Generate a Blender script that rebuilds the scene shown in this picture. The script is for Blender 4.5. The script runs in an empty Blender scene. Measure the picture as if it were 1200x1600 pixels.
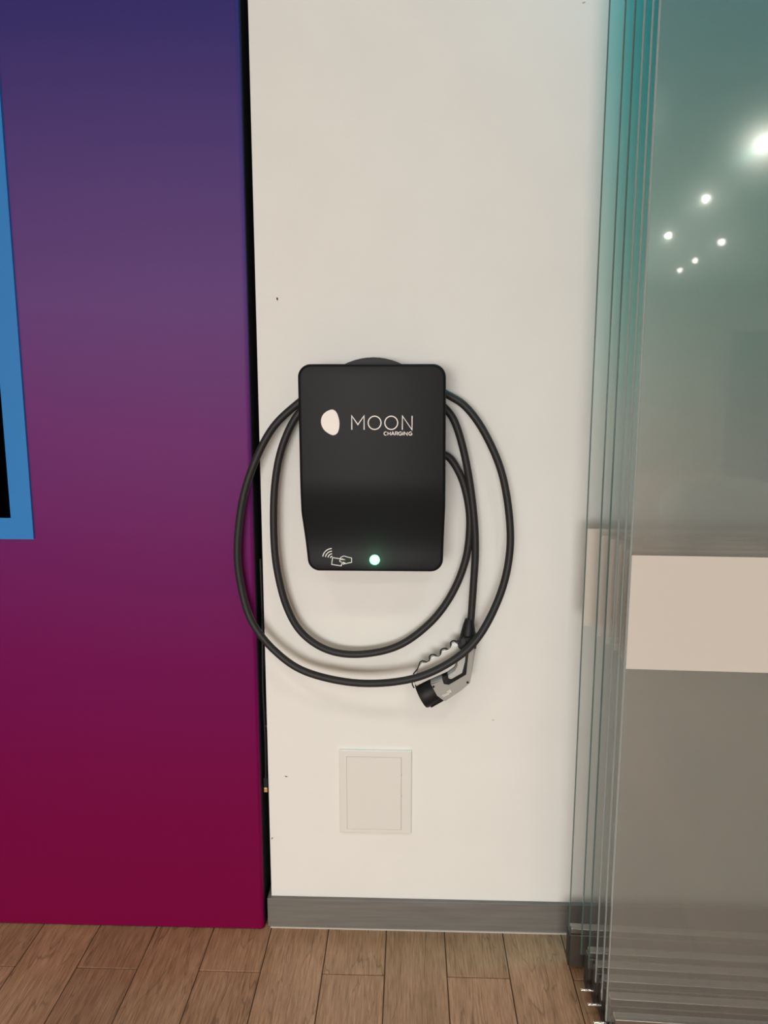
import bpy, bmesh, math, random
from mathutils import Vector, Matrix, Euler
random.seed(4)
SC = bpy.context.scene
COL = SC.collection
PI = math.pi

# ------------------------------------------------------------------ camera
def make_camera():
    t, yw = math.radians(9.4), math.radians(1.9)
    fw = Vector((-math.sin(yw)*math.cos(t), math.cos(yw)*math.cos(t), -math.sin(t)))
    rt = Vector((math.cos(yw), math.sin(yw), 0)); up = rt.cross(fw)
    m = Matrix((rt, up, -fw)).transposed().to_4x4()
    cd = bpy.data.cameras.new('camera'); cd.sensor_fit = 'VERTICAL'
    cd.sensor_height = 36; cd.lens = 36*1200/1600; cd.clip_start = .02
    co = bpy.data.objects.new('camera', cd); COL.objects.link(co)
    m.translation = Vector((0, -1.75, 1.356)); co.matrix_world = m
    SC.camera = co
make_camera()

# ------------------------------------------------------------------ world, lights, exposure
w = bpy.data.worlds.new('world'); SC.world = w; w.use_nodes = True
w.node_tree.nodes['Background'].inputs[0].default_value = (.75, .8, .9, 1)
w.node_tree.nodes['Background'].inputs[1].default_value = .3
vs = SC.view_settings
vs.view_transform = 'Standard'; vs.look = 'None'; vs.gamma = 1; vs.use_curve_mapping = False
vs.exposure = 0.25
SC.cycles.transparent_max_bounces = 48
SC.cycles.max_bounces = 10
SC.cycles.caustics_reflective = False
SC.cycles.caustics_refractive = False
SC.cycles.sample_clamp_indirect = 6

def area(name, loc, rot, sx, sy, power, color):
    l = bpy.data.lights.new(name, 'AREA'); l.shape = 'RECTANGLE'; l.size = sx; l.size_y = sy
    l.energy = power; l.color = color
    o = bpy.data.objects.new(name, l); COL.objects.link(o); o.location = loc; o.rotation_euler = rot
    return o
# broad frontal fill added far behind the photographer, with an unseen shop front
area('frontal_fill', (-1.4, -12.82, 1.35), (PI/2, 0, 0), 4.6, 2.3, 720, (1, .965, .925))
# soft area light added below the ceiling, over the middle of the room
area('ceiling_fill', (-.4, -4.4, 3.02), (0, 0, 0), 3.0, .5, 30, (1, .93, .84))
# unseen teal light added above the glass partition to tint wall and panes
area('teal_fill', (.86, -.065, 2.93), (0, 0, 0), 1.3, .06, 11.0, (.10, .80, 1))
# two unseen spots added overhead to brighten the lower wall and floor
for _x in (-1.0, .75):
    _l = bpy.data.lights.new('lower_wall_fill', 'SPOT'); _l.energy = 66; _l.color = (1, .93, .84)
    _l.spot_size = math.radians(112); _l.spot_blend = .8; _l.shadow_soft_size = .16
    _o = bpy.data.objects.new('lower_wall_fill', _l); COL.objects.link(_o); _o.location = (_x, -1.95, 3.0)

# ------------------------------------------------------------------ materials
def mat(name, color=(.5,.5,.5), rough=.5, metal=0, spec=.5, emit=None, estr=0):
    m = bpy.data.materials.new(name); m.use_nodes = True
    b = m.node_tree.nodes['Principled BSDF']
    b.inputs['Base Color'].default_value = (*color, 1); b.inputs['Roughness'].default_value = rough
    b.inputs['Metallic'].default_value = metal; b.inputs['Specular IOR Level'].default_value = spec
    if emit:
        b.inputs['Emission Color'].default_value = (*emit, 1); b.inputs['Emission Strength'].default_value = estr
    return m
def N(m, t, **kw):
    n = m.node_tree.nodes.new(t)
    for k, v in kw.items(): setattr(n, k, v)
    return n
def L(m, a, b): m.node_tree.links.new(a, b)
def bsdf(m): return m.node_tree.nodes['Principled BSDF']
def noise(m, scale, detail=3, vec=None, rough=.5):
    n = N(m, 'ShaderNodeTexNoise'); n.inputs['Scale'].default_value = scale
    n.inputs['Detail'].default_value = detail; n.inputs['Roughness'].default_value = rough
    if vec is None:
        g = N(m, 'ShaderNodeNewGeometry'); vec = g.outputs['Position']
    L(m, vec, n.inputs['Vector']); return n
def ramp(m, fac, stops):
    r = N(m, 'ShaderNodeValToRGB'); e = r.color_ramp.elements
    while len(e) < len(stops): e.new(.5)
    for x, (p, c) in zip(e, stops): x.position = p; x.color = (*c, 1)
    L(m, fac, r.inputs[0]); return r
def bump(m, h, strength, dist=.002):
    b = N(m, 'ShaderNodeBump'); b.inputs['Strength'].default_value = strength; b.inputs['Distance'].default_value = dist
    L(m, h, b.inputs['Height']); L(m, b.outputs[0], bsdf(m).inputs['Normal'])
def zpos(m, lo, hi):
    g = N(m, 'ShaderNodeNewGeometry'); s = N(m, 'ShaderNodeSeparateXYZ'); L(m, g.outputs['Position'], s.inputs[0])
    r = N(m, 'ShaderNodeMapRange'); r.inputs[1].default_value = lo; r.inputs[2].default_value = hi
    L(m, s.outputs['Z'], r.inputs[0]); return r.outputs[0]
def srgb(r, g, b):
    f = lambda c: (c/255/12.92) if c/255 <= .04045 else ((c/255+.055)/1.055)**2.4
    return (f(r), f(g), f(b))

M = {}
m = M['wall'] = mat('white_wall_paint', (.80,.775,.735), .55, spec=.3)
n = noise(m, 6, 4); r = ramp(m, n.outputs[0], [(.3,(.775,.775,.745)), (.7,(.80,.80,.77))]); L(m, r.outputs[0], bsdf(m).inputs[0])
n2 = noise(m, 260, 3); bump(m, n2.outputs[0], .12, .0008)
M['room_wall'] = mat('room_wall_paint', (.55,.52,.48), .7)
M['dark_wall'] = mat('dark_cavity', (.01,.01,.012), .9)
M['ceiling'] = mat('ceiling_paint', (.42,.44,.43), .8)

m = M['skirting'] = mat('grey_skirting', (.22,.205,.18), .45)
g = N(m, 'ShaderNodeNewGeometry'); mp = N(m, 'ShaderNodeMapping'); mp.inputs['Scale'].default_value = (3, 3, 60)
L(m, g.outputs['Position'], mp.inputs[0]); n = noise(m, 2, 5, mp.outputs[0])
r = ramp(m, n.outputs[0], [(.3,(.135,.128,.115)), (.7,(.18,.17,.155))]); L(m, r.outputs[0], bsdf(m).inputs[0])

# wood-look porcelain plank
m = M['plank'] = mat('wood_look_tile', (.2,.13,.085), .42, spec=.45)
oi = N(m, 'ShaderNodeObjectInfo'); g = N(m, 'ShaderNodeNewGeometry')
add = N(m, 'ShaderNodeVectorMath', operation='ADD'); sc = N(m, 'ShaderNodeVectorMath', operation='SCALE')
cmb = N(m, 'ShaderNodeCombineXYZ'); rs = N(m, 'ShaderNodeMath', operation='ADD')
L(m, oi.outputs['Random'], rs.inputs[0]); L(m, g.outputs['Random Per Island'], rs.inputs[1])
L(m, rs.outputs[0], cmb.inputs[0]); L(m, rs.outputs[0], cmb.inputs[1]); L(m, cmb.outputs[0], sc.inputs[0]); sc.inputs['Scale'].default_value = 37
L(m, g.outputs['Position'], add.inputs[0]); L(m, sc.outputs[0], add.inputs[1])
mp = N(m, 'ShaderNodeMapping'); mp.inputs['Scale'].default_value = (1, .055, 1); L(m, add.outputs[0], mp.inputs[0])
fine = noise(m, 260, 6, mp.outputs[0], .65)
mp2 = N(m, 'ShaderNodeMapping'); mp2.inputs['Scale'].default_value = (1, .10, 1); L(m, add.outputs[0], mp2.inputs[0])
broad = noise(m, 26, 4, mp2.outputs[0]); broad.inputs['Distortion'].default_value = .8
mp3 = N(m, 'ShaderNodeMapping'); mp3.inputs['Scale'].default_value = (1, .13, 1); L(m, add.outputs[0], mp3.inputs[0])
crk = noise(m, 17, 3, mp3.outputs[0]); crk.inputs['Distortion'].default_value = .5
ab = N(m, 'ShaderNodeMath', operation='SUBTRACT'); ab.inputs[1].default_value = .5; L(m, crk.outputs[0], ab.inputs[0])
ab2 = N(m, 'ShaderNodeMath', operation='ABSOLUTE'); L(m, ab.outputs[0], ab2.inputs[0])
crr = ramp(m, ab2.outputs[0], [(.0,(.62,.62,.62)), (.010,(1,1,1))])
c1 = ramp(m, fine.outputs[0], [(.32,(.29,.165,.09)), (.5,(.46,.275,.158)), (.70,(.60,.38,.23))])
c2 = ramp(m, broad.outputs[0], [(.3,(.78,.76,.74)), (.7,(1.0,1.0,1.0))])
mx = N(m, 'ShaderNodeMix', data_type='RGBA', blend_type='MULTIPLY'); mx.inputs[0].default_value = 1
L(m, c1.outputs[0], mx.inputs[6]); L(m, c2.outputs[0], mx.inputs[7])
mx2 = N(m, 'ShaderNodeMix', data_type='RGBA', blend_type='MULTIPLY'); mx2.inputs[0].default_value = 1
L(m, mx.outputs[2], mx2.inputs[6]); L(m, crr.outputs[0], mx2.inputs[7])
hs = N(m, 'ShaderNodeHueSaturation'); vr = N(m, 'ShaderNodeMapRange'); vr.inputs[3].default_value = .86; vr.inputs[4].default_value = 1.12
fr = N(m, 'ShaderNodeMath', operation='FRACT'); L(m, rs.outputs[0], fr.inputs[0]); L(m, fr.outputs[0], vr.inputs[0])
L(m, vr.outputs[0], hs.inputs['Value']); L(m, mx2.outputs[2], hs.inputs['Color']); L(m, hs.outputs[0], bsdf(m).inputs[0])
bump(m, fine.outputs[0], .25, .0008)
M['grout'] = mat('grout', (.075,.055,.040), .9)

# printed fabric: its ink runs from deep red at the foot to indigo at the top
m = M['print'] = mat('gradient_print', rough=.5, spec=.10)
r = ramp(m, zpos(m, 0, 2.4), [(0,(.175,.0002,.043)), (.16,(.165,.0002,.055)), (.28,(.155,.0010,.080)), (.40,(.150,.008,.115)),
     (.52,(.150,.026,.165)), (.64,(.130,.052,.215)), (.76,(.086,.045,.205)), (.88,(.042,.030,.175)), (1,(.026,.022,.15))])
L(m, r.outputs[0], bsdf(m).inputs[0])
bsdf(m).inputs['Sheen Weight'].default_value = .0
M['black_side'] = mat('black_panel_side', (.007,.006,.014), .6, spec=.3)
M['blue'] = mat('blue_frame', (.028,.21,.56), .5, spec=.2)
M['screen'] = mat('screen_off', (.0004,.0004,.0004), .6, spec=0)

m = M['cover'] = mat('charcoal_plastic', (.0085,.0095,.0105), .42, spec=.11)
n = noise(m, 1500, 2); bump(m, n.outputs[0], .15, .0003)
M['cover_dark'] = mat('black_plastic', (.010,.010,.011), .5, spec=.25)
m = M['rubber'] = mat('cable_rubber', (.022,.022,.023), .5, spec=.28)
M['print_white'] = mat('white_print', (.86,.82,.78), .5)
M['led'] = mat('green_led', (.25,.42,.32), .4, emit=(.42,.95,.55), estr=.42)
M['led_mark'] = mat('led_mark', (.05,.45,.42), .4)
M['plate'] = mat('cover_plate_plastic', (.735,.725,.69), .38)
M['groove'] = mat('plate_groove', (.42,.39,.35), .7)
M['plug_grey'] = mat('plug_grey_shell', (.34,.335,.315), .42)
M['plug_light'] = mat('plug_light_trigger', (.47,.48,.47), .4)
M['guard'] = mat('plug_guard', (.64,.63,.60), .35)
M['steel'] = mat('brushed_steel', (.42,.40,.37), .32, metal=1)
M['rail'] = mat('anodised_rail', (.13,.115,.095), .4, metal=.85)
M['rail_dark'] = mat('rail_end_cap', (.02,.02,.02), .5)
M['chrome'] = mat('chrome_pin', (.8,.78,.74), .15, metal=1)
M['gold'] = mat('gold_contact', (.85,.62,.30), .3, metal=1)
M['edge_light'] = mat('polished_glass_edge', (.30,.36,.35), .2)
M['edge_dark'] = mat('green_glass_edge', (.07,.14,.13), .15)
M['blackmark'] = mat('dark_scuff', (.03,.025,.02), .8)

def facing_fresnel(m, base):
    lw = N(m, 'ShaderNodeLayerWeight'); lw.inputs[0].default_value = .5
    p = N(m, 'ShaderNodeMath', operation='POWER'); p.inputs[1].default_value = 5; L(m, lw.outputs['Facing'], p.inputs[0])
    q = N(m, 'ShaderNodeMath', operation='MULTIPLY_ADD'); q.inputs[1].default_value = 1-base; q.inputs[2].default_value = base
    L(m, p.outputs[0], q.inputs[0]); return q.outputs[0]
def glass_mat(name, r_sharp, r_soft, base=.05, haze=.022, soft=.6):
    m = bpy.data.materials.new(name); m.use_nodes = True; nt = m.node_tree
    for x in list(nt.nodes): nt.nodes.remove(x)
    out = N(m, 'ShaderNodeOutputMaterial')
    tr = N(m, 'ShaderNodeBsdfTransparent')
    # tint by height: clear grey glass low down, teal above the white band
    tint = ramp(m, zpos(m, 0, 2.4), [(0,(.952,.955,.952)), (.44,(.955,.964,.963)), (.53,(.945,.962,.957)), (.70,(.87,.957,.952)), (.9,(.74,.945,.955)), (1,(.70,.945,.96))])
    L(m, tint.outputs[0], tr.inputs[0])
    df = N(m, 'ShaderNodeBsdfDiffuse'); df.inputs[0].default_value = (.66,.65,.61,1)
    mh = N(m, 'ShaderNodeMixShader'); mh.inputs[0].default_value = haze
    L(m, tr.outputs[0], mh.inputs[1]); L(m, df.outputs[0], mh.inputs[2])
    g1 = N(m, 'ShaderNodeBsdfGlossy'); g1.inputs['Roughness'].default_value = r_sharp
    g2 = N(m, 'ShaderNodeBsdfGlossy'); g2.inputs['Roughness'].default_value = r_soft
    mg = N(m, 'ShaderNodeMixShader'); mg.inputs[0].default_value = soft; L(m, g1.outputs[0], mg.inputs[1]); L(m, g2.outputs[0], mg.inputs[2])
    mf = N(m, 'ShaderNodeMixShader'); L(m, facing_fresnel(m, base), mf.inputs[0])
    L(m, mh.outputs[0], mf.inputs[1]); L(m, mg.outputs[0], mf.inputs[2]); L(m, mf.outputs[0], out.inputs[0])
    return m
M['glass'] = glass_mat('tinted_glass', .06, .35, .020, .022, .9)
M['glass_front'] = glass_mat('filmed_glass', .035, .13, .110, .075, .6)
def frost_mat(clear=.12):
    m = bpy.data.materials.new('white_frosted_film'); m.use_nodes = True; nt = m.node_tree
    for x in list(nt.nodes): nt.nodes.remove(x)
    out = N(m, 'ShaderNodeOutputMaterial')
    tr = N(m, 'ShaderNodeBsdfTransparent'); df = N(m, 'ShaderNodeBsdfDiffuse'); df.inputs[0].default_value = (.74,.70,.64,1)
    tl = N(m, 'ShaderNodeBsdfTranslucent'); tl.inputs[0].default_value = (.80,.78,.73,1)
    a = N(m, 'ShaderNodeMixShader'); a.inputs[0].default_value = .22; L(m, df.outputs[0], a.inputs[1]); L(m, tl.outputs[0], a.inputs[2])
    b = N(m, 'ShaderNodeMixShader'); b.inputs[0].default_value = clear; L(m, a.outputs[0], b.inputs[1]); L(m, tr.outputs[0], b.inputs[2])
    L(m, b.outputs[0], out.inputs[0]); return m
M['frost'] = frost_mat(); M['frost_thin'] = frost_mat(.80)

# ------------------------------------------------------------------ mesh helpers
def obj(name, bm, material, parent=None, smooth=False, loc=None):
    bmesh.ops.recalc_face_normals(bm, faces=bm.faces)
    me = bpy.data.meshes.new(name); bm.to_mesh(me); bm.free()
    if smooth:
        for p in me.polygons: p.use_smooth = True
    me.materials.append(M[material] if isinstance(material, str) else material)
    o = bpy.data.objects.new(name, me); COL.objects.link(o)
    if parent: o.parent = parent
    if loc is not None: o.location = loc
    return o
def smooth_angle(o, deg=35):
    me = o.data
    for p in me.polygons: p.use_smooth = True
    me.set_sharp_from_angle(angle=math.radians(deg))
    return o
def tag(o, label=None, cat=None, group=None, kind=None):
    if label: o['label'] = label
    if cat: o['category'] = cat
    if group: o['group'] = group
    if kind: o['kind'] = kind
    return o
def thing(name, label, cat, loc=(0,0,0), rz=0, group=None):
    o = bpy.data.objects.new(name, None); COL.objects.link(o); o.location = loc; o.rotation_euler = (0,0,rz)
    o.empty_display_size = .05
    return tag(o, label, cat, group)
def box(bm, x0, x1, y0, y1, z0, z1, bev=0, seg=2):
    r = bmesh.ops.create_cube(bm, size=1)
    for v in r['verts']:
        v.co = Vector(((x0+x1)/2+v.co.x*(x1-x0), (y0+y1)/2+v.co.y*(y1-y0), (z0+z1)/2+v.co.z*(z1-z0)))
    if bev:
        es = list({e for v in r['verts'] for e in v.link_edges})
        bmesh.ops.bevel(bm, geom=es, offset=bev, segments=seg, affect='EDGES', profile=.5)
    return bm
def boxm(*a, **k): return box(bmesh.new(), *a, **k)
def prism(bm, pts, y0, y1, bev=0, seg=2):
    """polygon in the XZ plane, thick from y0 (front) to y1 (back); front rim rounded"""
    f = [bm.verts.new((x, y0, z)) for x, z in pts]; b = [bm.verts.new((x, y1, z)) for x, z in pts]
    ff = bm.faces.new(f); bm.faces.new(b[::-1]); n = len(pts)
    for i in range(n): bm.faces.new((f[i], b[i], b[(i+1)%n], f[(i+1)%n]))
    if bev: bmesh.ops.bevel(bm, geom=list(ff.edges), offset=bev, segments=seg, affect='EDGES', profile=.5)
    return bm
def catmull(P, sub=8, closed=False):
    P = [Vector(p) for p in P]; out = []; n = len(P)
    rng = range(n if closed else n-1)
    for i in rng:
        if closed: a, b, c, d = P[i-1], P[i], P[(i+1)%n], P[(i+2)%n]
        else: a, b, c, d = P[max(i-1,0)], P[i], P[i+1], P[min(i+2,n-1)]
        for k in range(sub):
            t = k/sub
            out.append(.5*((2*b)+(c-a)*t+(2*a-5*b+4*c-d)*t*t+(3*b-a-3*c+d)*t**3))
    if not closed: out.append(P[-1])
    return out
def tube(bm, pts, r, seg=14, cap=True):
    rings = []; nrm = None
    for i, p in enumerate(pts):
        t = (pts[min(i+1,len(pts)-1)]-pts[max(i-1,0)]).normalized()
        if nrm is None: nrm = t.orthogonal().normalized()
        nrm = (nrm-t*nrm.dot(t)).normalized(); bn = t.cross(nrm)
        rr = r[i] if isinstance(r, (list, tuple)) else r
        rings.append([bm.verts.new(p+(nrm*math.cos(2*PI*k/seg)+bn*math.sin(2*PI*k/seg))*rr) for k in range(seg)])
    for a, b in zip(rings, rings[1:]):
        for k in range(seg): bm.faces.new((a[k], a[(k+1)%seg], b[(k+1)%seg], b[k]))
    if cap: bm.faces.new(rings[0][::-1]); bm.faces.new(rings[-1])
    return bm
def rounded(pts, rad, seg=8):
    out = []; n = len(pts)
    for i in range(n):
        p = Vector(pts[i]); a = Vector(pts[i-1]); b = Vector(pts[(i+1)%n])
        u = (a-p).normalized(); v = (b-p).normalized(); r = rad[i] if isinstance(rad, (list, tuple)) else rad
        if r <= 0: out.append(tuple(p)); continue
        ang = u.angle(v); d = r/math.tan(ang/2); c = p+(u+v).normalized()*(r/math.sin(ang/2))
        s = p+u*d-c; e = p+v*d-c; tot = s.angle(e); sg = 1 if s.cross(e) > 0 else -1
        for k in range(seg+1):
            w_ = sg*tot*k/seg; cs, sn = math.cos(w_), math.sin(w_)
            out.append((c.x+s.x*cs-s.y*sn, c.y+s.x*sn+s.y*cs))
    return out
def ribbon(bm, pts, wd, fy, th=.0005, closed=False):
    """flat painted stroke lying on the surface y = fy(x, z)"""
    P = [Vector(p) for p in pts]; n = len(P); Ls = []; Rs = []
    for i in range(n):
        if closed: a, b = P[i-1], P[(i+1)%n]
        else: a, b = P[max(i-1,0)], P[min(i+1,n-1)]
        d1 = (P[i]-a); d2 = (b-P[i])
        if d1.length < 1e-9: d1 = d2
        if d2.length < 1e-9: d2 = d1
        d1.normalize(); d2.normalize(); t = (d1+d2)
        if t.length < 1e-6: t = d2.copy()
        t.normalize(); nm = Vector((-t.y, t.x)); k = max(.45, Vector((-d1.y, d1.x)).dot(nm))
        Ls.append(P[i]+nm*wd/2/k); Rs.append(P[i]-nm*wd/2/k)
    def V(p, dy): return bm.verts.new((p.x, fy(p.x, p.y)-dy, p.y))
    lf = [V(p, th) for p in Ls]; rf = [V(p, th) for p in Rs]; lb = [V(p, -.0003) for p in Ls]; rb = [V(p, -.0003) for p in Rs]
    for i in range(n if closed else n-1):
        j = (i+1) % n
        bm.faces.new((lf[i], rf[i], rf[j], lf[j])); bm.faces.new((lf[i], lf[j], lb[j], lb[i])); bm.faces.new((rf[i], rb[i], rb[j], rf[j]))
    return bm
def cyl(bm, c, r, depth, axis='Y', seg=24, r2=None):
    rot = {'Y': Matrix.Rotation(PI/2, 4, 'X'), 'X': Matrix.Rotation(PI/2, 4, 'Y'), 'Z': Matrix.Identity(4)}[axis]
    bmesh.ops.create_cone(bm, cap_ends=True, segments=seg, radius1=r, radius2=r if r2 is None else r2, depth=depth, matrix=Matrix.Translation(c) @ rot)
    return bm
def struct(name, bm, material, parent=None):
    o = obj(name, bm, material, parent)
    if not parent: o['kind'] = 'structure'
    return o

# ------------------------------------------------------------------ room shell
XL, XR, YB, ZC = -4.0, 5.2, -13.0, 3.05
floor = struct('floor', boxm(XL-.2, XR+.2, YB-.2, .3, -.12, -.003), 'grout')
struct('wall_front', boxm(-.343, XR, 0, .25, 0, ZC), 'wall')
struct('trim_1', boxm(XL, -.343, .22, .25, 0, ZC), 'dark_wall')
struct('wall_left', boxm(XL-.2, XL, YB, .25, 0, ZC), 'room_wall')
struct('wall_right', boxm(XR, XR+.2, YB, .25, 0, ZC), 'room_wall')
struct('ceiling', boxm(XL-.2, XR+.2, YB-.2, .3, ZC, ZC+.1), 'ceiling')
wb = bmesh.new(); box(wb, XL, -3.8, YB-.15, YB, 0, ZC); box(wb, 1.0, XR, YB-.15, YB, 0, ZC)
box(wb, -3.8, 1.0, YB-.15, YB, 2.6, ZC); box(wb, -3.8, 1.0, YB-.15, YB, 0, .15)
struct('wall_back', wb, 'room_wall')
wf = bmesh.new()
for x in (-3.8, -2.2, -.6, .95): box(wf, x, x+.05, YB-.1, YB-.04, .15, 2.6)
box(wf, -3.8, 1.0, YB-.1, YB-.04, .15, .2); box(wf, -3.8, 1.0, YB-.1, YB-.04, 2.55, 2.6)
struct('added_window_1', wf, 'rail')  # unseen shop-front frame, added to go with the frontal fill light
sk = bmesh.new(); box(sk, -.352, XR, -.012, .002, .001, .080, .0012, 1); box(sk, -.352, -.3435, .0025, .12, .001, .080, .0008, 1)
struct('baseboard_front', sk, 'skirting')
cl = obj('caulk_line', boxm(-.345, XR, -.0145, -.010, .0, .0035), mat('pale_caulk', (.5,.46,.42), .8))
cl['kind'] = 'structure'; cl.name = 'trim_2'

# planks: 145 mm wide, 900 mm long, alternate rows shifted by half a length
PW, PL, G = .1455, .90, .0024
pm = bmesh.new(); box(pm, G/2, PW-G/2, -PL+G/2, -G/2, -.010, 0, .0008, 1)
first = None; far = bmesh.new()
for k in range(-26, 36):
    x0 = -.197+PW*k
    ye = -.163 if k % 2 == 0 else -.163+.45
    y = ye+PL if k % 2 == 0 else ye
    while y > YB:
        yt = min(y, .2); yb = max(y-PL, YB)
        if yt-yb > .05:
            near = -1.75 < x0 < 1.6 and yt > -1.9 
            if near:
                if yt == y and abs(yt-yb-PL) < 1e-6:
                    if first is None:
                        first = obj('plank', pm, 'plank', floor); o = first
                    else:
                        o = first.copy(); COL.objects.link(o)
                    o.location = (x0, y, 0)
                else:
                    o = obj('plank', boxm(x0+G/2, x0+PW-G/2, yb+G/2, yt-G/2, -.010, 0, .0008, 1), 'plank', floor)
            elif x0 > XL-.1 and x0+PW < XR+.15:
                box(far, x0+G/2, x0+PW-G/2, yb+G/2, yt-G/2, -.008, 0)
        y -= PL
o = obj('plank_field', far, 'plank', floor); o['kind'] = 'stuff'

# ------------------------------------------------------------------ display partition on the left
pt_ = thing('display_partition', 'tall freestanding partition wrapped in purple to crimson gradient fabric', 'partition', (-2.2, 0, 0))
bm = bmesh.new(); r_ = .009; x1 = -.360+2.2; x0 = -3.6+2.2
prof = [(x0, .03), (x0, -.022)] + [(x1-r_+r_*math.sin(a), -.022+r_-r_*math.cos(a)) for a in [i*PI/2/6 for i in range(7)]] + [(x1, .012)]
zs = (.003, 2.95)
rows = [[bm.verts.new((x, y, z)) for x, y in prof] for z in zs]
for i in range(len(prof)-1): bm.faces.new((rows[0][i], rows[0][i+1], rows[1][i+1], rows[1][i]))
smooth_angle(obj('fabric_front', bm, 'print', pt_), 60)
obj('frame_body', boxm(x0+.002, x1-.0015, -.008, .12, .003, 2.949), 'black_side', pt_)
obj('edge_profile', boxm(x1-.003, x1+.0012, -.006, .1, .003, 2.949, .0008, 1), 'black_side', pt_)

ds = thing('display_screen', 'switched-off black screen in a bright blue surround on the partition', 'screen', (-1.6, -.022, 1.6))
fx1 = -.871+1.6; fx0 = -.95; z0 = 1.002-1.6; z1 = .90; b_ = .050
bm = bmesh.new()
box(bm, fx1-b_, fx1, -.007, 0, z0, z1); box(bm, fx0, fx0+b_, -.007, 0, z0, z1)
box(bm, fx0+b_, fx1-b_, -.007, 0, z0, z0+b_); box(bm, fx0+b_, fx1-b_, -.007, 0, z1-b_, z1)
obj('surround', bm, 'blue', ds)
obj('screen_panel', boxm(fx0+b_, fx1-b_, -.004, -.001, z0+b_, z1-b_), 'screen', ds)

# ------------------------------------------------------------------ cables in the gap
def gap_cable(label, pts, r, conn=None):
    t = thing('gap_cable', label, 'cable', pts[-1])
    loc = Vector(pts[-1]); P = catmull([Vector(p)-loc for p in pts], 8)
    smooth_angle(obj('cable_sheath', tube(bmesh.new(), P, r, 10), 'rubber', t))
    return t
g1 = gap_cable('thin black cable with gold-tipped plug hanging in the dark gap beside the partition',
    [(-.3515,.014,.95), (-.3505,.012,.80), (-.3525,.009,.64), (-.3505,.010,.50), (-.3515,.012,.42), (-.3520,.010,.392)], .0024)
obj('plug_body', boxm(-.0052,.0052,-.004,.004,-.022,.004,.001), 'cover_dark', g1)
o = obj('contact_tip', boxm(-.0042,.0042,-.0034,.0034,-.034,-.022,.0006), 'gold', g1); o['label'] = 'gold contact tip'
g2 = gap_cable('black cable bowed in a loop in the dark gap, above the gold-tipped plug',
    [(-.3490,.050,1.30), (-.3500,.040,.98), (-.3500,.036,.74), (-.3550,.032,.66), (-.3550,.032,.58), (-.3500,.040,.52), (-.3490,.060,.30)], .0022)
o = obj('cable_tie', boxm(-.0035,.0035,-.004,.004,-.0015,.0015,.0005), 'steel', g2, loc=(-.001,-.034,.225))

# ------------------------------------------------------------------ wall box charger
CX = -.0785
ch = thing('wall_charger', 'black wall-mounted car charger with a rounded rectangular cover and green light', 'charger', (CX, 0, 1.177))
ZT, ZB2 = 1.3985, .9555
def sstep(t): t = max(0, min(1, t)); return t*t*(3-2*t)
def cover_y(x, z):
    """front of the cover: flat above, dished back below the fold, easing forward at the foot"""
    y = -.140
    y += .017*sstep((1.160-z)/.150)
    y -= .0040*sstep((1.010-z)/.050)
    return y
outline = [(-.2330, ZT), (.0745, ZT), (.0770, 1.10), (.0735, ZB2), (-.2180, ZB2), (-.2320, 1.085)]
rads = [.027, .027, .25, .027, .027, .20]
bm = bmesh.new(); RB = .007
rings = []
for k in range(6):
    a = k/5*PI/2; ins = RB*(1-math.sin(a)) if k < 5 else 0
    t = RB*(1-math.cos(a))
    # k=0 front flat rim ... k=5 side
    ins = RB*(1-math.sin(a)); dep = RB*(1-math.cos(a))
    oo = []
    n_ = len(outline); cx_ = sum(p[0] for p in outline)/n_
    base = rounded(outline, rads, 10)
    for i, p in enumerate(base):
        a0 = Vector(base[i-1]); b0 = Vector(base[(i+1) % len(base)]); tt = (b0-a0).normalized(); nm = Vector((tt.y, -tt.x))
        c = Vector((cx_, 1.18))-Vector(p)
        if nm.dot(c) < 0: nm = -nm
        q = Vector(p)+nm*ins; oo.append((q.x, dep, q.y))
    rings.append([bm.verts.new(q) for q in oo])
nn = len(rings[0])
for a, b in zip(rings, rings[1:]):
    for i in range(nn): bm.faces.new((a[i], a[(i+1)%nn], b[(i+1)%nn], b[i]))
bm.faces.new(rings[0])
for i in range(44):
    z = ZB2+(ZT-ZB2)*(i+.5)/44
    bmesh.ops.bisect_plane(bm, geom=bm.verts[:]+bm.edges[:]+bm.faces[:], plane_co=(0,0,z), plane_no=(0,0,1))
for v in bm.verts: v.co.y += cover_y(v.co.x, v.co.z)
# side skirt back to the housing
edge = [e for e in bm.edges if len(e.link_faces) == 1]
r = bmesh.ops.extrude_edge_only(bm, edges=edge)
for v in [g for g in r['geom'] if isinstance(g, bmesh.types.BMVert)]: v.co.y = -.062
for v in bm.verts: v.co.x -= CX; v.co.z -= 1.177
smooth_angle(obj('cover', bm, 'cover', ch), 50)
def inner(d, y0, y1): 
    c = Vector((CX, 1.177)); return [((p[0]-c.x)*d, (p[1]-c.y)*d) for p in rounded(outline, rads, 8)]
bm = prism(bmesh.new(), inner(.93, 0, 0), -.128+.02, -.045, 0); obj('housing', bm, 'cover_dark', ch)
bm = bmesh.new(); cyl(bm, (0,-.009,.097), .137, .012, seg=64); cyl(bm, (0,-.047,.097), .088, .070, seg=48)
smooth_angle(obj('cable_holder', bm, 'cover_dark', ch))
bm = bmesh.new(); cyl(bm, (0,-.078,.097), .140, .008, seg=64); smooth_angle(obj('cable_holder', bm, 'cover_dark', ch))

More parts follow.
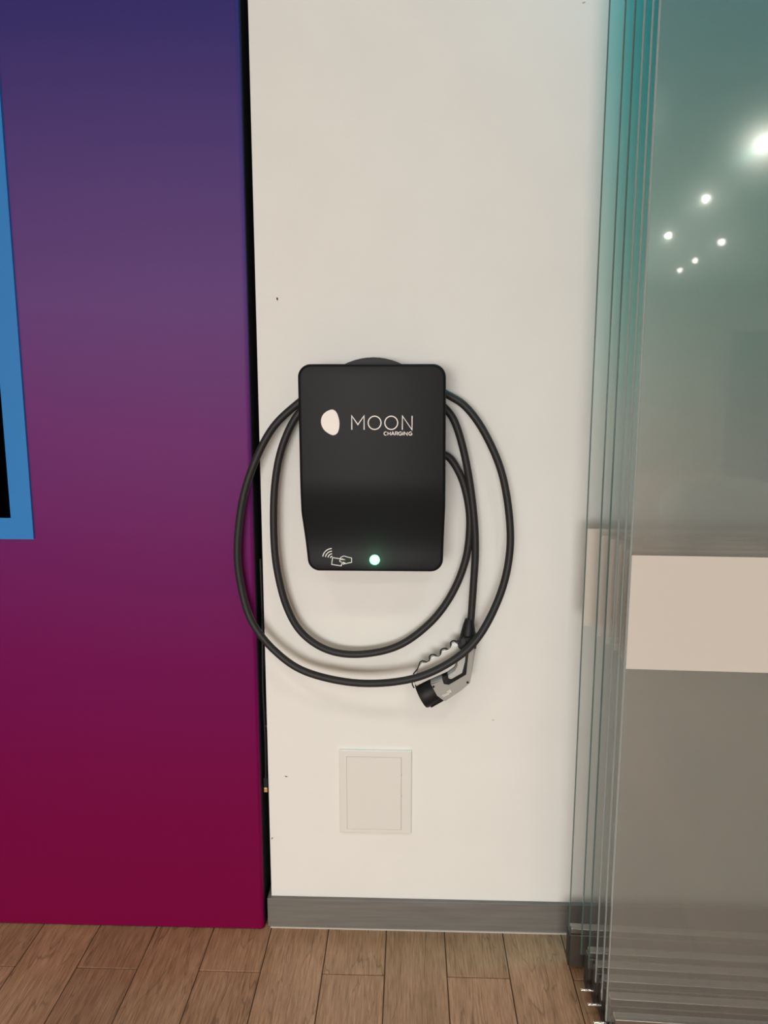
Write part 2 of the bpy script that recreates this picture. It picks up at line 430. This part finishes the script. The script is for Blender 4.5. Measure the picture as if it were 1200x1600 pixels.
# print on the cover (u, v are sixths of a logo unit measured from the emblem)
def lp(u, v): return (-.185+(u/6-22)*.00132-CX, 1.279-(v/6-40)*.00133-1.177)
cy = lambda x, z: cover_y(x, z+1.177)
S6 = .00132/6
bm = bmesh.new()
pts = catmull([Vector((*lp(u, v), 0)) for u, v in [(243,122),(275,142),(295,185),(306,240),(302,300),(285,342),(250,362),(210,350),(165,318),(140,278),(131,235),(140,190),(165,155),(205,130)]], 4, True)
prism(bm, [(p.x, p.y) for p in pts], -.1406, -.1395); obj('emblem', bm, 'print_white', ch)
bm = bmesh.new(); WD = 10*S6
def st(bm, l, wd, closed=False, f=lp): ribbon(bm, [f(*p) for p in l], wd, cy, closed=closed)
st(bm, [(424,310),(424,180),(482,262),(541,180),(541,310)], WD)
for c in (641, 799): st(bm, [(c+61*math.cos(2*PI*i/40), 245+62*math.sin(2*PI*i/40)) for i in range(40)], WD, True)
st(bm, [(904,310),(904,180),(996,310),(996,180)], WD)
obj('logo_lettering', bm, 'print_white', ch)
bm = bmesh.new(); w2 = 6.9*S6
def arc(cx, cy_, rx, ry, a0, a1, n=14): return [(cx+rx*math.cos(math.radians(a0+(a1-a0)*i/n)), cy_-ry*math.sin(math.radians(a0+(a1-a0)*i/n))) for i in range(n+1)]
T0, B0 = 330, 361; mid = 345.5
def C_(x, bm): st(bm, arc(x+15, mid, 15, 15.5, 50, 310), w2)
C_(730, bm)
st(bm, [(767,T0),(767,B0)], w2); st(bm, [(791,T0),(791,B0)], w2); st(bm, [(767,mid),(791,mid)], w2)
st(bm, [(799,B0),(814,T0),(829,B0)], w2); st(bm, [(804,351),(824,351)], w2)
st(bm, [(838,B0),(838,T0),(851,T0)]+arc(851, 338.5, 10, 8.5, 90, -90, 8)[1:]+[(838,347)], w2); st(bm, [(850,347),(861,B0)], w2)
for gx in (869, 965):
    st(bm, arc(gx+16, mid, 16, 15.5, 45, 345, 18), w2); st(bm, [(gx+17,347),(gx+31.5,347),(gx+31.5,352)], w2)
st(bm, [(910,T0),(910,B0)], w2)
st(bm, [(923,B0),(923,T0),(951,B0),(951,T0)], w2)
obj('caption_lettering', bm, 'print_white', ch)
def ip(u, v): return (-.187+(u/5.4545-23)*.00134-CX, 1.005-(v/5.4545-20)*.00133-1.177)
bm = bmesh.new(); w3 = 6*.00134/5.4545
for rr in (87, 63, 40, 18):
    st(bm, arc(211, 193, rr, rr, 94, 170, 10), w3*1.25, f=ip)
st(bm, [(282,198),(212,187),(204,248),(290,261),(294,238)], w3, f=ip)
st(bm, [(296,228),(280,224),(274,214),(280,206),(322,206),(300,198),(276,196),(288,182),(314,172),(345,182),(381,190),(381,229),(352,234),(330,241),(318,240),(322,232),(306,236),(310,228),(296,232)], w3*.85, f=ip)
st(bm, [(300,240),(306,247),(318,243)], w3*.8, f=ip)
obj('card_reader_icon', bm, 'print_white', ch)
bm = bmesh.new(); cyl(bm, (-.074-CX, cover_y(0,.982)-.0006, .982-1.177), .0112, .003, seg=40)
led = smooth_angle(obj('status_light', bm, 'led', ch)); led['label'] = 'glowing pale green round status light'
bm = bmesh.new(); cq = (-.074-CX, .982-1.177); ly = lambda x, z: cover_y(0,.982)-.0021
ribbon(bm, [(cq[0]-.0022,cq[1]+.0012),(cq[0]-.0008,cq[1]-.0012),(cq[0]+.0006,cq[1]+.0008),(cq[0]+.002,cq[1]-.0008)], .0006, ly)
obj('light_mark', bm, 'led_mark', led)
l = bpy.data.lights.new('status_glow', 'POINT'); l.energy = .09; l.color = (.15,1,.4); l.shadow_soft_size = .008
o = bpy.data.objects.new('status_glow', l); COL.objects.link(o); o.location = (-.074, cover_y(0,.982)-.016, .982)

# ------------------------------------------------------------------ charging cable and plug
CO = Vector((CX, -.05, 1.274))
def w3d(l, ys):
    n = len(l)
    return [Vector((x, ys[0]+(ys[1]-ys[0])*i/(n-1) if len(ys) == 2 else ys[i], z)) for i, (x, z) in enumerate(l)]
inner_l = [(.079,1.202),(.111,1.163),(.130,1.106),(.137,1.041),(.128,.960),(.096,.878),(.046,.810),(-.027,.756),(-.115,.736),(-.189,.746),(-.248,.787),(-.283,.852),(-.303,.942),(-.308,1.031),(-.303,1.133),(-.285,1.218),(-.250,1.289)]
outer_r = [(.078,1.337),(.124,1.307),(.167,1.248),(.204,1.164),(.223,1.065),(.224,.978),(.203,.890),(.155,.799),(.091,.741),(.003,.700),(-.115,.684),(-.233,.703),(-.306,.748),(-.360,.816),(-.384,.899),(-.390,.988),(-.375,1.098),(-.344,1.188),(-.301,1.264),(-.244,1.317)]
third = [(.080,1.303),(.105,1.261),(.128,1.176),(.144,1.076),(.150,.988),(.147,.899),(.142,.805)]
path  = [Vector((-.04,-.050,1.02)), Vector((-.03,-.04,1.10)), Vector((.03,-.036,1.19))]
path += w3d(inner_l, (-.040,-.040))
path += [Vector((-.20,-.036,1.335)), Vector((-.14,-.034,1.368)), Vector((-.08,-.034,1.378)), Vector((-.02,-.040,1.371)), Vector((.03,-.050,1.358))]
path += w3d(outer_r, [-.052]*3+[-.054,-.058,-.066,-.080,-.098,-.103,-.100,-.086,-.072,-.062,-.056]+[-.052]*6)
path += [Vector((-.20,-.054,1.345)), Vector((-.14,-.056,1.372)), Vector((-.08,-.058,1.380)), Vector((-.02,-.060,1.368)), Vector((.03,-.056,1.340))]
path += w3d(third, [-.050,-.048,-.046,-.045,-.045,-.045,-.046])
cc = thing('charging_cable', 'thick black charging cable looped round the charger, ending in a grey plug', 'cable', CO)
P = [p-CO for p in catmull(path, 9)]
smooth_angle(obj('cable_sheath', tube(bmesh.new(), P, .0085, 16), 'rubber', cc), 60)

# plug: outlines in tenths of a plug unit, origin at the upper left of the plug's box
K = .0001985
def gp(x, y): return (-.027+x*K*1.0-CO.x, .856-y*K*1.0-CO.z)
def gpl(l): return [gp(*p) for p in l]
YP = 0  # plug axis depth relative to the cable centre plane (y=-.05 world)
def gprism(name, l, y0, y1, material, parent, bev=0, rad=0, seg=2):
    q = rounded(gpl(l), rad, 5) if rad else gpl(l)
    return smooth_angle(obj(name, prism(bmesh.new(), q, y0, y1, bev, seg), material, parent), 40)
shell = gprism('plug_shell', [(905,455),(846,858),(745,955),(560,1088),(470,1020),(392,872),(540,805),(602,862),(752,752),(800,500),(790,440)], -.030, .026, 'plug_grey', cc, .0035, .0015, 3)
# rear half and dark underside
gprism('shell_seam', [(900,470),(843,880),(755,985),(640,1065),(540,1128),(400,1215),(430,1050),(400,900),(548,820),(602,880),(765,764),(808,500)], -.012, .028, 'cover_dark', shell, .001, .001)
# round black nozzle: a lathe along its axis
ax0 = Vector((470+70, 0, 920+30)); ax1 = Vector((285, 0, 1098))
bm = bmesh.new()
a = gp(478, 990); b = gp(290, 1097)
A = Vector((a[0], .004, a[1])); B = Vector((b[0], .004, b[1])); D = (B-A)
tube(bm, [A, A+D*.25, A+D*.55, A+D*.93, B, B-D*.02, B-D*.35], [.0270, .0295, .0308, .0312, .0300, .0250, .0240], 36)
smooth_angle(obj('plug_nozzle', bm, 'cover_dark', cc), 40)
# strain relief boot
bm = bmesh.new(); l = [(838,150),(836,195),(834,205),(828,300),(822,400),(812,500)]
pts = [Vector((gp(*p)[0], .004-.002*i/5, gp(*p)[1])) for i, p in enumerate(l)]
tube(bm, pts, [.0098,.0122,.0128,.0165,.0195,.0200], 24)
smooth_angle(obj('cable_boot', bm, 'cover_dark', cc), 40)
gprism('cable_boot', [(775,330),(925,325),(908,455),(870,492),(800,516),(700,440)], -.027, .018, 'cover_dark', cc, .003, .002)
gprism('trigger_groove', [(785,500),(822,505),(800,757),(602,884),(545,874),(522,808),(585,792),(606,815),(640,812),(748,745),(782,600)], -.0312, .015, 'cover_dark', shell, .001, .0015)
tg = gprism('trigger', [(690,530),(778,512),(786,540),(782,600),(752,735),(640,805),(606,812),(590,785),(605,762),(672,710),(702,650)], -.0325, .012, 'plug_light', cc, .003, .002)
tg['label'] = 'light grey release trigger'
bm = bmesh.new(); c = gp(568, 826); cyl(bm, (c[0], -.031, c[1]), .0055, .006, seg=20); smooth_angle(obj('hinge_pin', bm, 'cover_dark', tg))
gd = gprism('finger_guard', [(222,815),(262,700),(300,655),(345,665),(390,640),(395,590),(440,575),(490,590),(520,560),(520,515),(560,500),(605,500),(632,470),(632,425),(660,405),(690,420),(760,470),(705,620),(670,705),(590,760),(380,860),(235,945),(205,905),(235,870)], -.012, -.002, 'guard', cc, .0015)
gd['label'] = 'pale translucent finger guard'
l = [(740,385),(700,405),(675,396),(645,396),(624,420),(627,455),(622,488),(598,503),(572,490),(545,488),(515,505),(508,540),(505,575),(478,590),(450,572),(425,563),(395,570),(381,598),(383,630),(362,655),(330,650),(305,643),(275,655),(262,690),(245,740),(205,790),(200,812),(228,835),(232,868),(212,888),(188,898),(184,930),(205,975)]
bm = bmesh.new(); tube(bm, catmull([Vector((gp(*p)[0], -.008, gp(*p)[1])) for p in l], 4), .0016, 8)
smooth_angle(obj('guard_edging', bm, 'cover_dark', gd))
for p in [(428,910),(818,853)]:
    bm = bmesh.new(); c = gp(*p); cyl(bm, (c[0], -.0303, c[1]), .0028, .0012, seg=16); obj('screw', bm, 'cover_dark', shell)
bm = bmesh.new(); fy = lambda x, z: -.0301
for l in ([(525,1020),(560,1005),(600,985),(635,968)], [(540,1030),(575,1012),(610,995)], [(585,978),(592,962),(605,970)], [(602,962),(618,948),(626,962),(612,972)]):
    ribbon(bm, gpl(l), .0011, fy)
obj('shell_marking', bm, 'print_white', shell)

# ------------------------------------------------------------------ blank cover plate low on the wall
cp = thing('cover_plate', 'square white blank cover plate low on the wall under the charger', 'cover plate', (-.079, 0, .371))
bm = bmesh.new(); box(bm, -.0885,.0885,-.007,.002,-.1095,.1095,.002,2); obj('plate_frame', bm, 'plate', cp)
bm = bmesh.new(); box(bm, -.0705,.0640,-.0076,.0,-.0990,.0925,.0004,1); obj('door_joint', bm, 'groove', cp)
bm = bmesh.new(); box(bm, -.0697,.0632,-.0086,.0,-.0985,.0917,.0008,1); obj('plate_door', bm, 'plate', cp)
for z in (.047, -.008):
    obj('door_hinge', boxm(.0632,.0646,-.0088,-.004,z-.003,z+.003,.0003,1), 'groove', cp)

# nail hole and scuffs in the wall paint
for (x, z, sx, sz, a) in [(-.295,1.544,.0018,.0035,.2), (-.299,.405,.0035,.0011,-.1), (-.338,.238,.0011,.0035,-.5), (.355,2.135,.0035,.0015,.3), (.205,.56,.004,.0008,0)]:
    bm = bmesh.new(); l = [(sx*math.cos(t)*(1+.3*math.sin(3*t)), sz*math.sin(t)) for t in [2*PI*i/10 for i in range(10)]]
    l = [(p*math.cos(a)-q*math.sin(a), p*math.sin(a)+q*math.cos(a)) for p, q in l]
    prism(bm, l, -.0004, .001); o = obj('scuff', bm, 'blackmark' if x < .2 else 'groove', bpy.data.objects['wall_front'], loc=(x, 0, z))

# ------------------------------------------------------------------ stacked sliding glass panels
PH = math.radians(2.6)
panes = [(.380,-.120,'rearmost'), (.3915,-.195,'second'), (.3985,-.237,'third'), (.4045,-.277,'fourth'), (.4055,-.325,'fifth'), (.4010,-.378,'front')]
names = ['rearmost glass sliding panel of the stack, closest to the white wall',
 'second glass sliding panel from the wall in the stack', 'third glass sliding panel from the wall in the stack',
 'fourth glass sliding panel from the wall in the stack', 'fifth glass sliding panel, just behind the front one',
 'front glass sliding panel of the stack, with the broad white band fully visible']
for i, (x, y, _) in enumerate(panes):
    t = thing('glass_panel', names[i], 'glass panel', (x, y, 0), -PH, 'stacked sliding glass panels')
    W_, TH = 1.0, .008; zb, zt = .095, 2.86
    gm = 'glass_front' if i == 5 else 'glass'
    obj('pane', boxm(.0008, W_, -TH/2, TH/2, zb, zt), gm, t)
    o = obj('pane_edge', boxm(-.0012, .0008, -TH/2, TH/2, zb, zt, .0006, 1), 'edge_light' if i > 2 else 'edge_dark', t)
    # white film band on the front face
    o = obj('frosted_band', boxm(.001, W_-.001, -TH/2-.0008, -TH/2-.0002, .838, 1.053), 'frost' if i in (0, 5) else 'frost_thin', t); o['label'] = 'white frosted band' if i in (0, 5) else 'faint frosted band'
    xs = .0 if i == 0 else .014
    rl = obj('bottom_rail', boxm(xs, W_, -.016, .016, .012, .094, .0015, 1), 'rail', t)
    obj('rail_cap', boxm(xs-.0025, xs+.0005, -.015, .015, .014, .092, .0008, 1), 'rail_dark', rl)
    obj('glazing_clip', boxm(xs+.002, W_-.002, -.0105, .0105, .094, .106, .001, 1), 'steel', t)
    obj('top_rail', boxm(0, W_, -.018, .018, 2.85, 2.93, .0015, 1), 'rail', t)
    obj('hanger', boxm(.08, .12, -.006, .006, 2.93, 2.965), 'steel', t); obj('hanger', boxm(W_-.12, W_-.08, -.006, .006, 2.93, 2.965), 'steel', t)
    if i >= 2:
        bm = bmesh.new(); cyl(bm, (.004, -.004, .042), .0033, .034, 'X', 16)
        bmesh.ops.create_uvsphere(bm, u_segments=12, v_segments=8, radius=.0033, matrix=Matrix.Translation((-.013,-.004,.042)))
        smooth_angle(obj('locking_pin', bm, 'chrome', t))
tk = obj('ceiling_track', boxm(.38, 1.5, -.44, -.03, 2.963, 3.05), 'rail'); tag(tk, 'metal ceiling track the glass panels hang from', 'track')

# ------------------------------------------------------------------ downlights in the ceiling behind the photographer (seen reflected)
def downlight(x, y, p, label):
    t = thing('downlight', label, 'downlight', (x, y, ZC), 0, 'recessed ceiling downlights')
    bm = bmesh.new(); cyl(bm, (0,0,-.006), .075, .012, 'Z', 32); smooth_angle(obj('trim_ring', bm, 'plug_light', t))
    l = bpy.data.lights.new('lamp', 'SPOT'); l.energy = p; l.color = (1,.91,.76); l.shadow_soft_size = .020
    l.spot_size = math.radians(172); l.spot_blend = .3
    o = bpy.data.objects.new('lamp', l); COL.objects.link(o); o.parent = t; o.location = (0,0,-.06)
for i, (x, y, p) in enumerate([(2.02,-4.87,13), (2.08,-6.48,6), (2.16,-8.23,8), (2.86,-8.69,6), (2.92,-10.05,5), (2.95,-10.96,6)]):
    downlight(x, y, p, 'recessed ceiling downlight, '+('nearest and brightest of the six reflected in the glass','second along the left row reflected in the glass','farthest of the left row reflected in the glass','nearest of the right row reflected in the glass','middle of the right row reflected in the glass','farthest and faintest of the six reflected in the glass')[i])

# furniture behind the photographer, only seen as soft reflections in the glass
bp = thing('blue_divider', 'blue fabric room divider far behind the photographer', 'divider', (3.65, -8.2, 0))
obj('divider_board', boxm(-.75,1.1,-.04,.04,.12,1.95,.02), mat('blue_fabric', (.012,.05,.13), .9), bp)
for x in (-.45, .65): obj('divider_foot', boxm(x-.04,x+.04,-.25,.25,0,.14,.01), 'rail', bp)
ac = thing('tub_chair', 'pale upholstered tub chair behind the photographer', 'chair', (1.62, -3.6, 0))
pale = mat('pale_upholstery', (.62,.58,.50), .9)
bm = bmesh.new(); pts = [Vector((.36*math.cos(t), .36*math.sin(t), .62+.10*math.sin(-t) )) for t in [math.radians(160+220*i/24) for i in range(25)]]
tube(bm, pts, .075, 12); smooth_angle(obj('backrest', bm, pale, ac))
bm = bmesh.new(); cyl(bm, (0,0,.27), .34, .30, 'Z', 32); bmesh.ops.bevel(bm, geom=[e for e in bm.edges if abs(e.verts[0].co.z-e.verts[1].co.z)<1e-5], offset=.05, segments=3, affect='EDGES'); smooth_angle(obj('seat', bm, pale, ac))
bm = bmesh.new()
rg = [[bm.verts.new((r*math.cos(t), r*math.sin(t), z)) for t in [math.radians(160+220*i/24) for i in range(25)]] for r, z in ((.40,.13),(.42,.66),(.32,.66),(.32,.13))]
for a, b in zip(rg, rg[1:]+rg[:1]):
    for i in range(24): bm.faces.new((a[i], a[i+1], b[i+1], b[i]))
bm.faces.new([r[0] for r in rg]); bm.faces.new([r[-1] for r in rg][::-1]); smooth_angle(obj('tub_shell', bm, pale, ac))
for q in range(4):
    t = PI/4+q*PI/2; obj('leg', cyl(bmesh.new(), (.24*math.cos(t), .24*math.sin(t), .07), .02, .14, 'Z', 12), 'rail', ac)
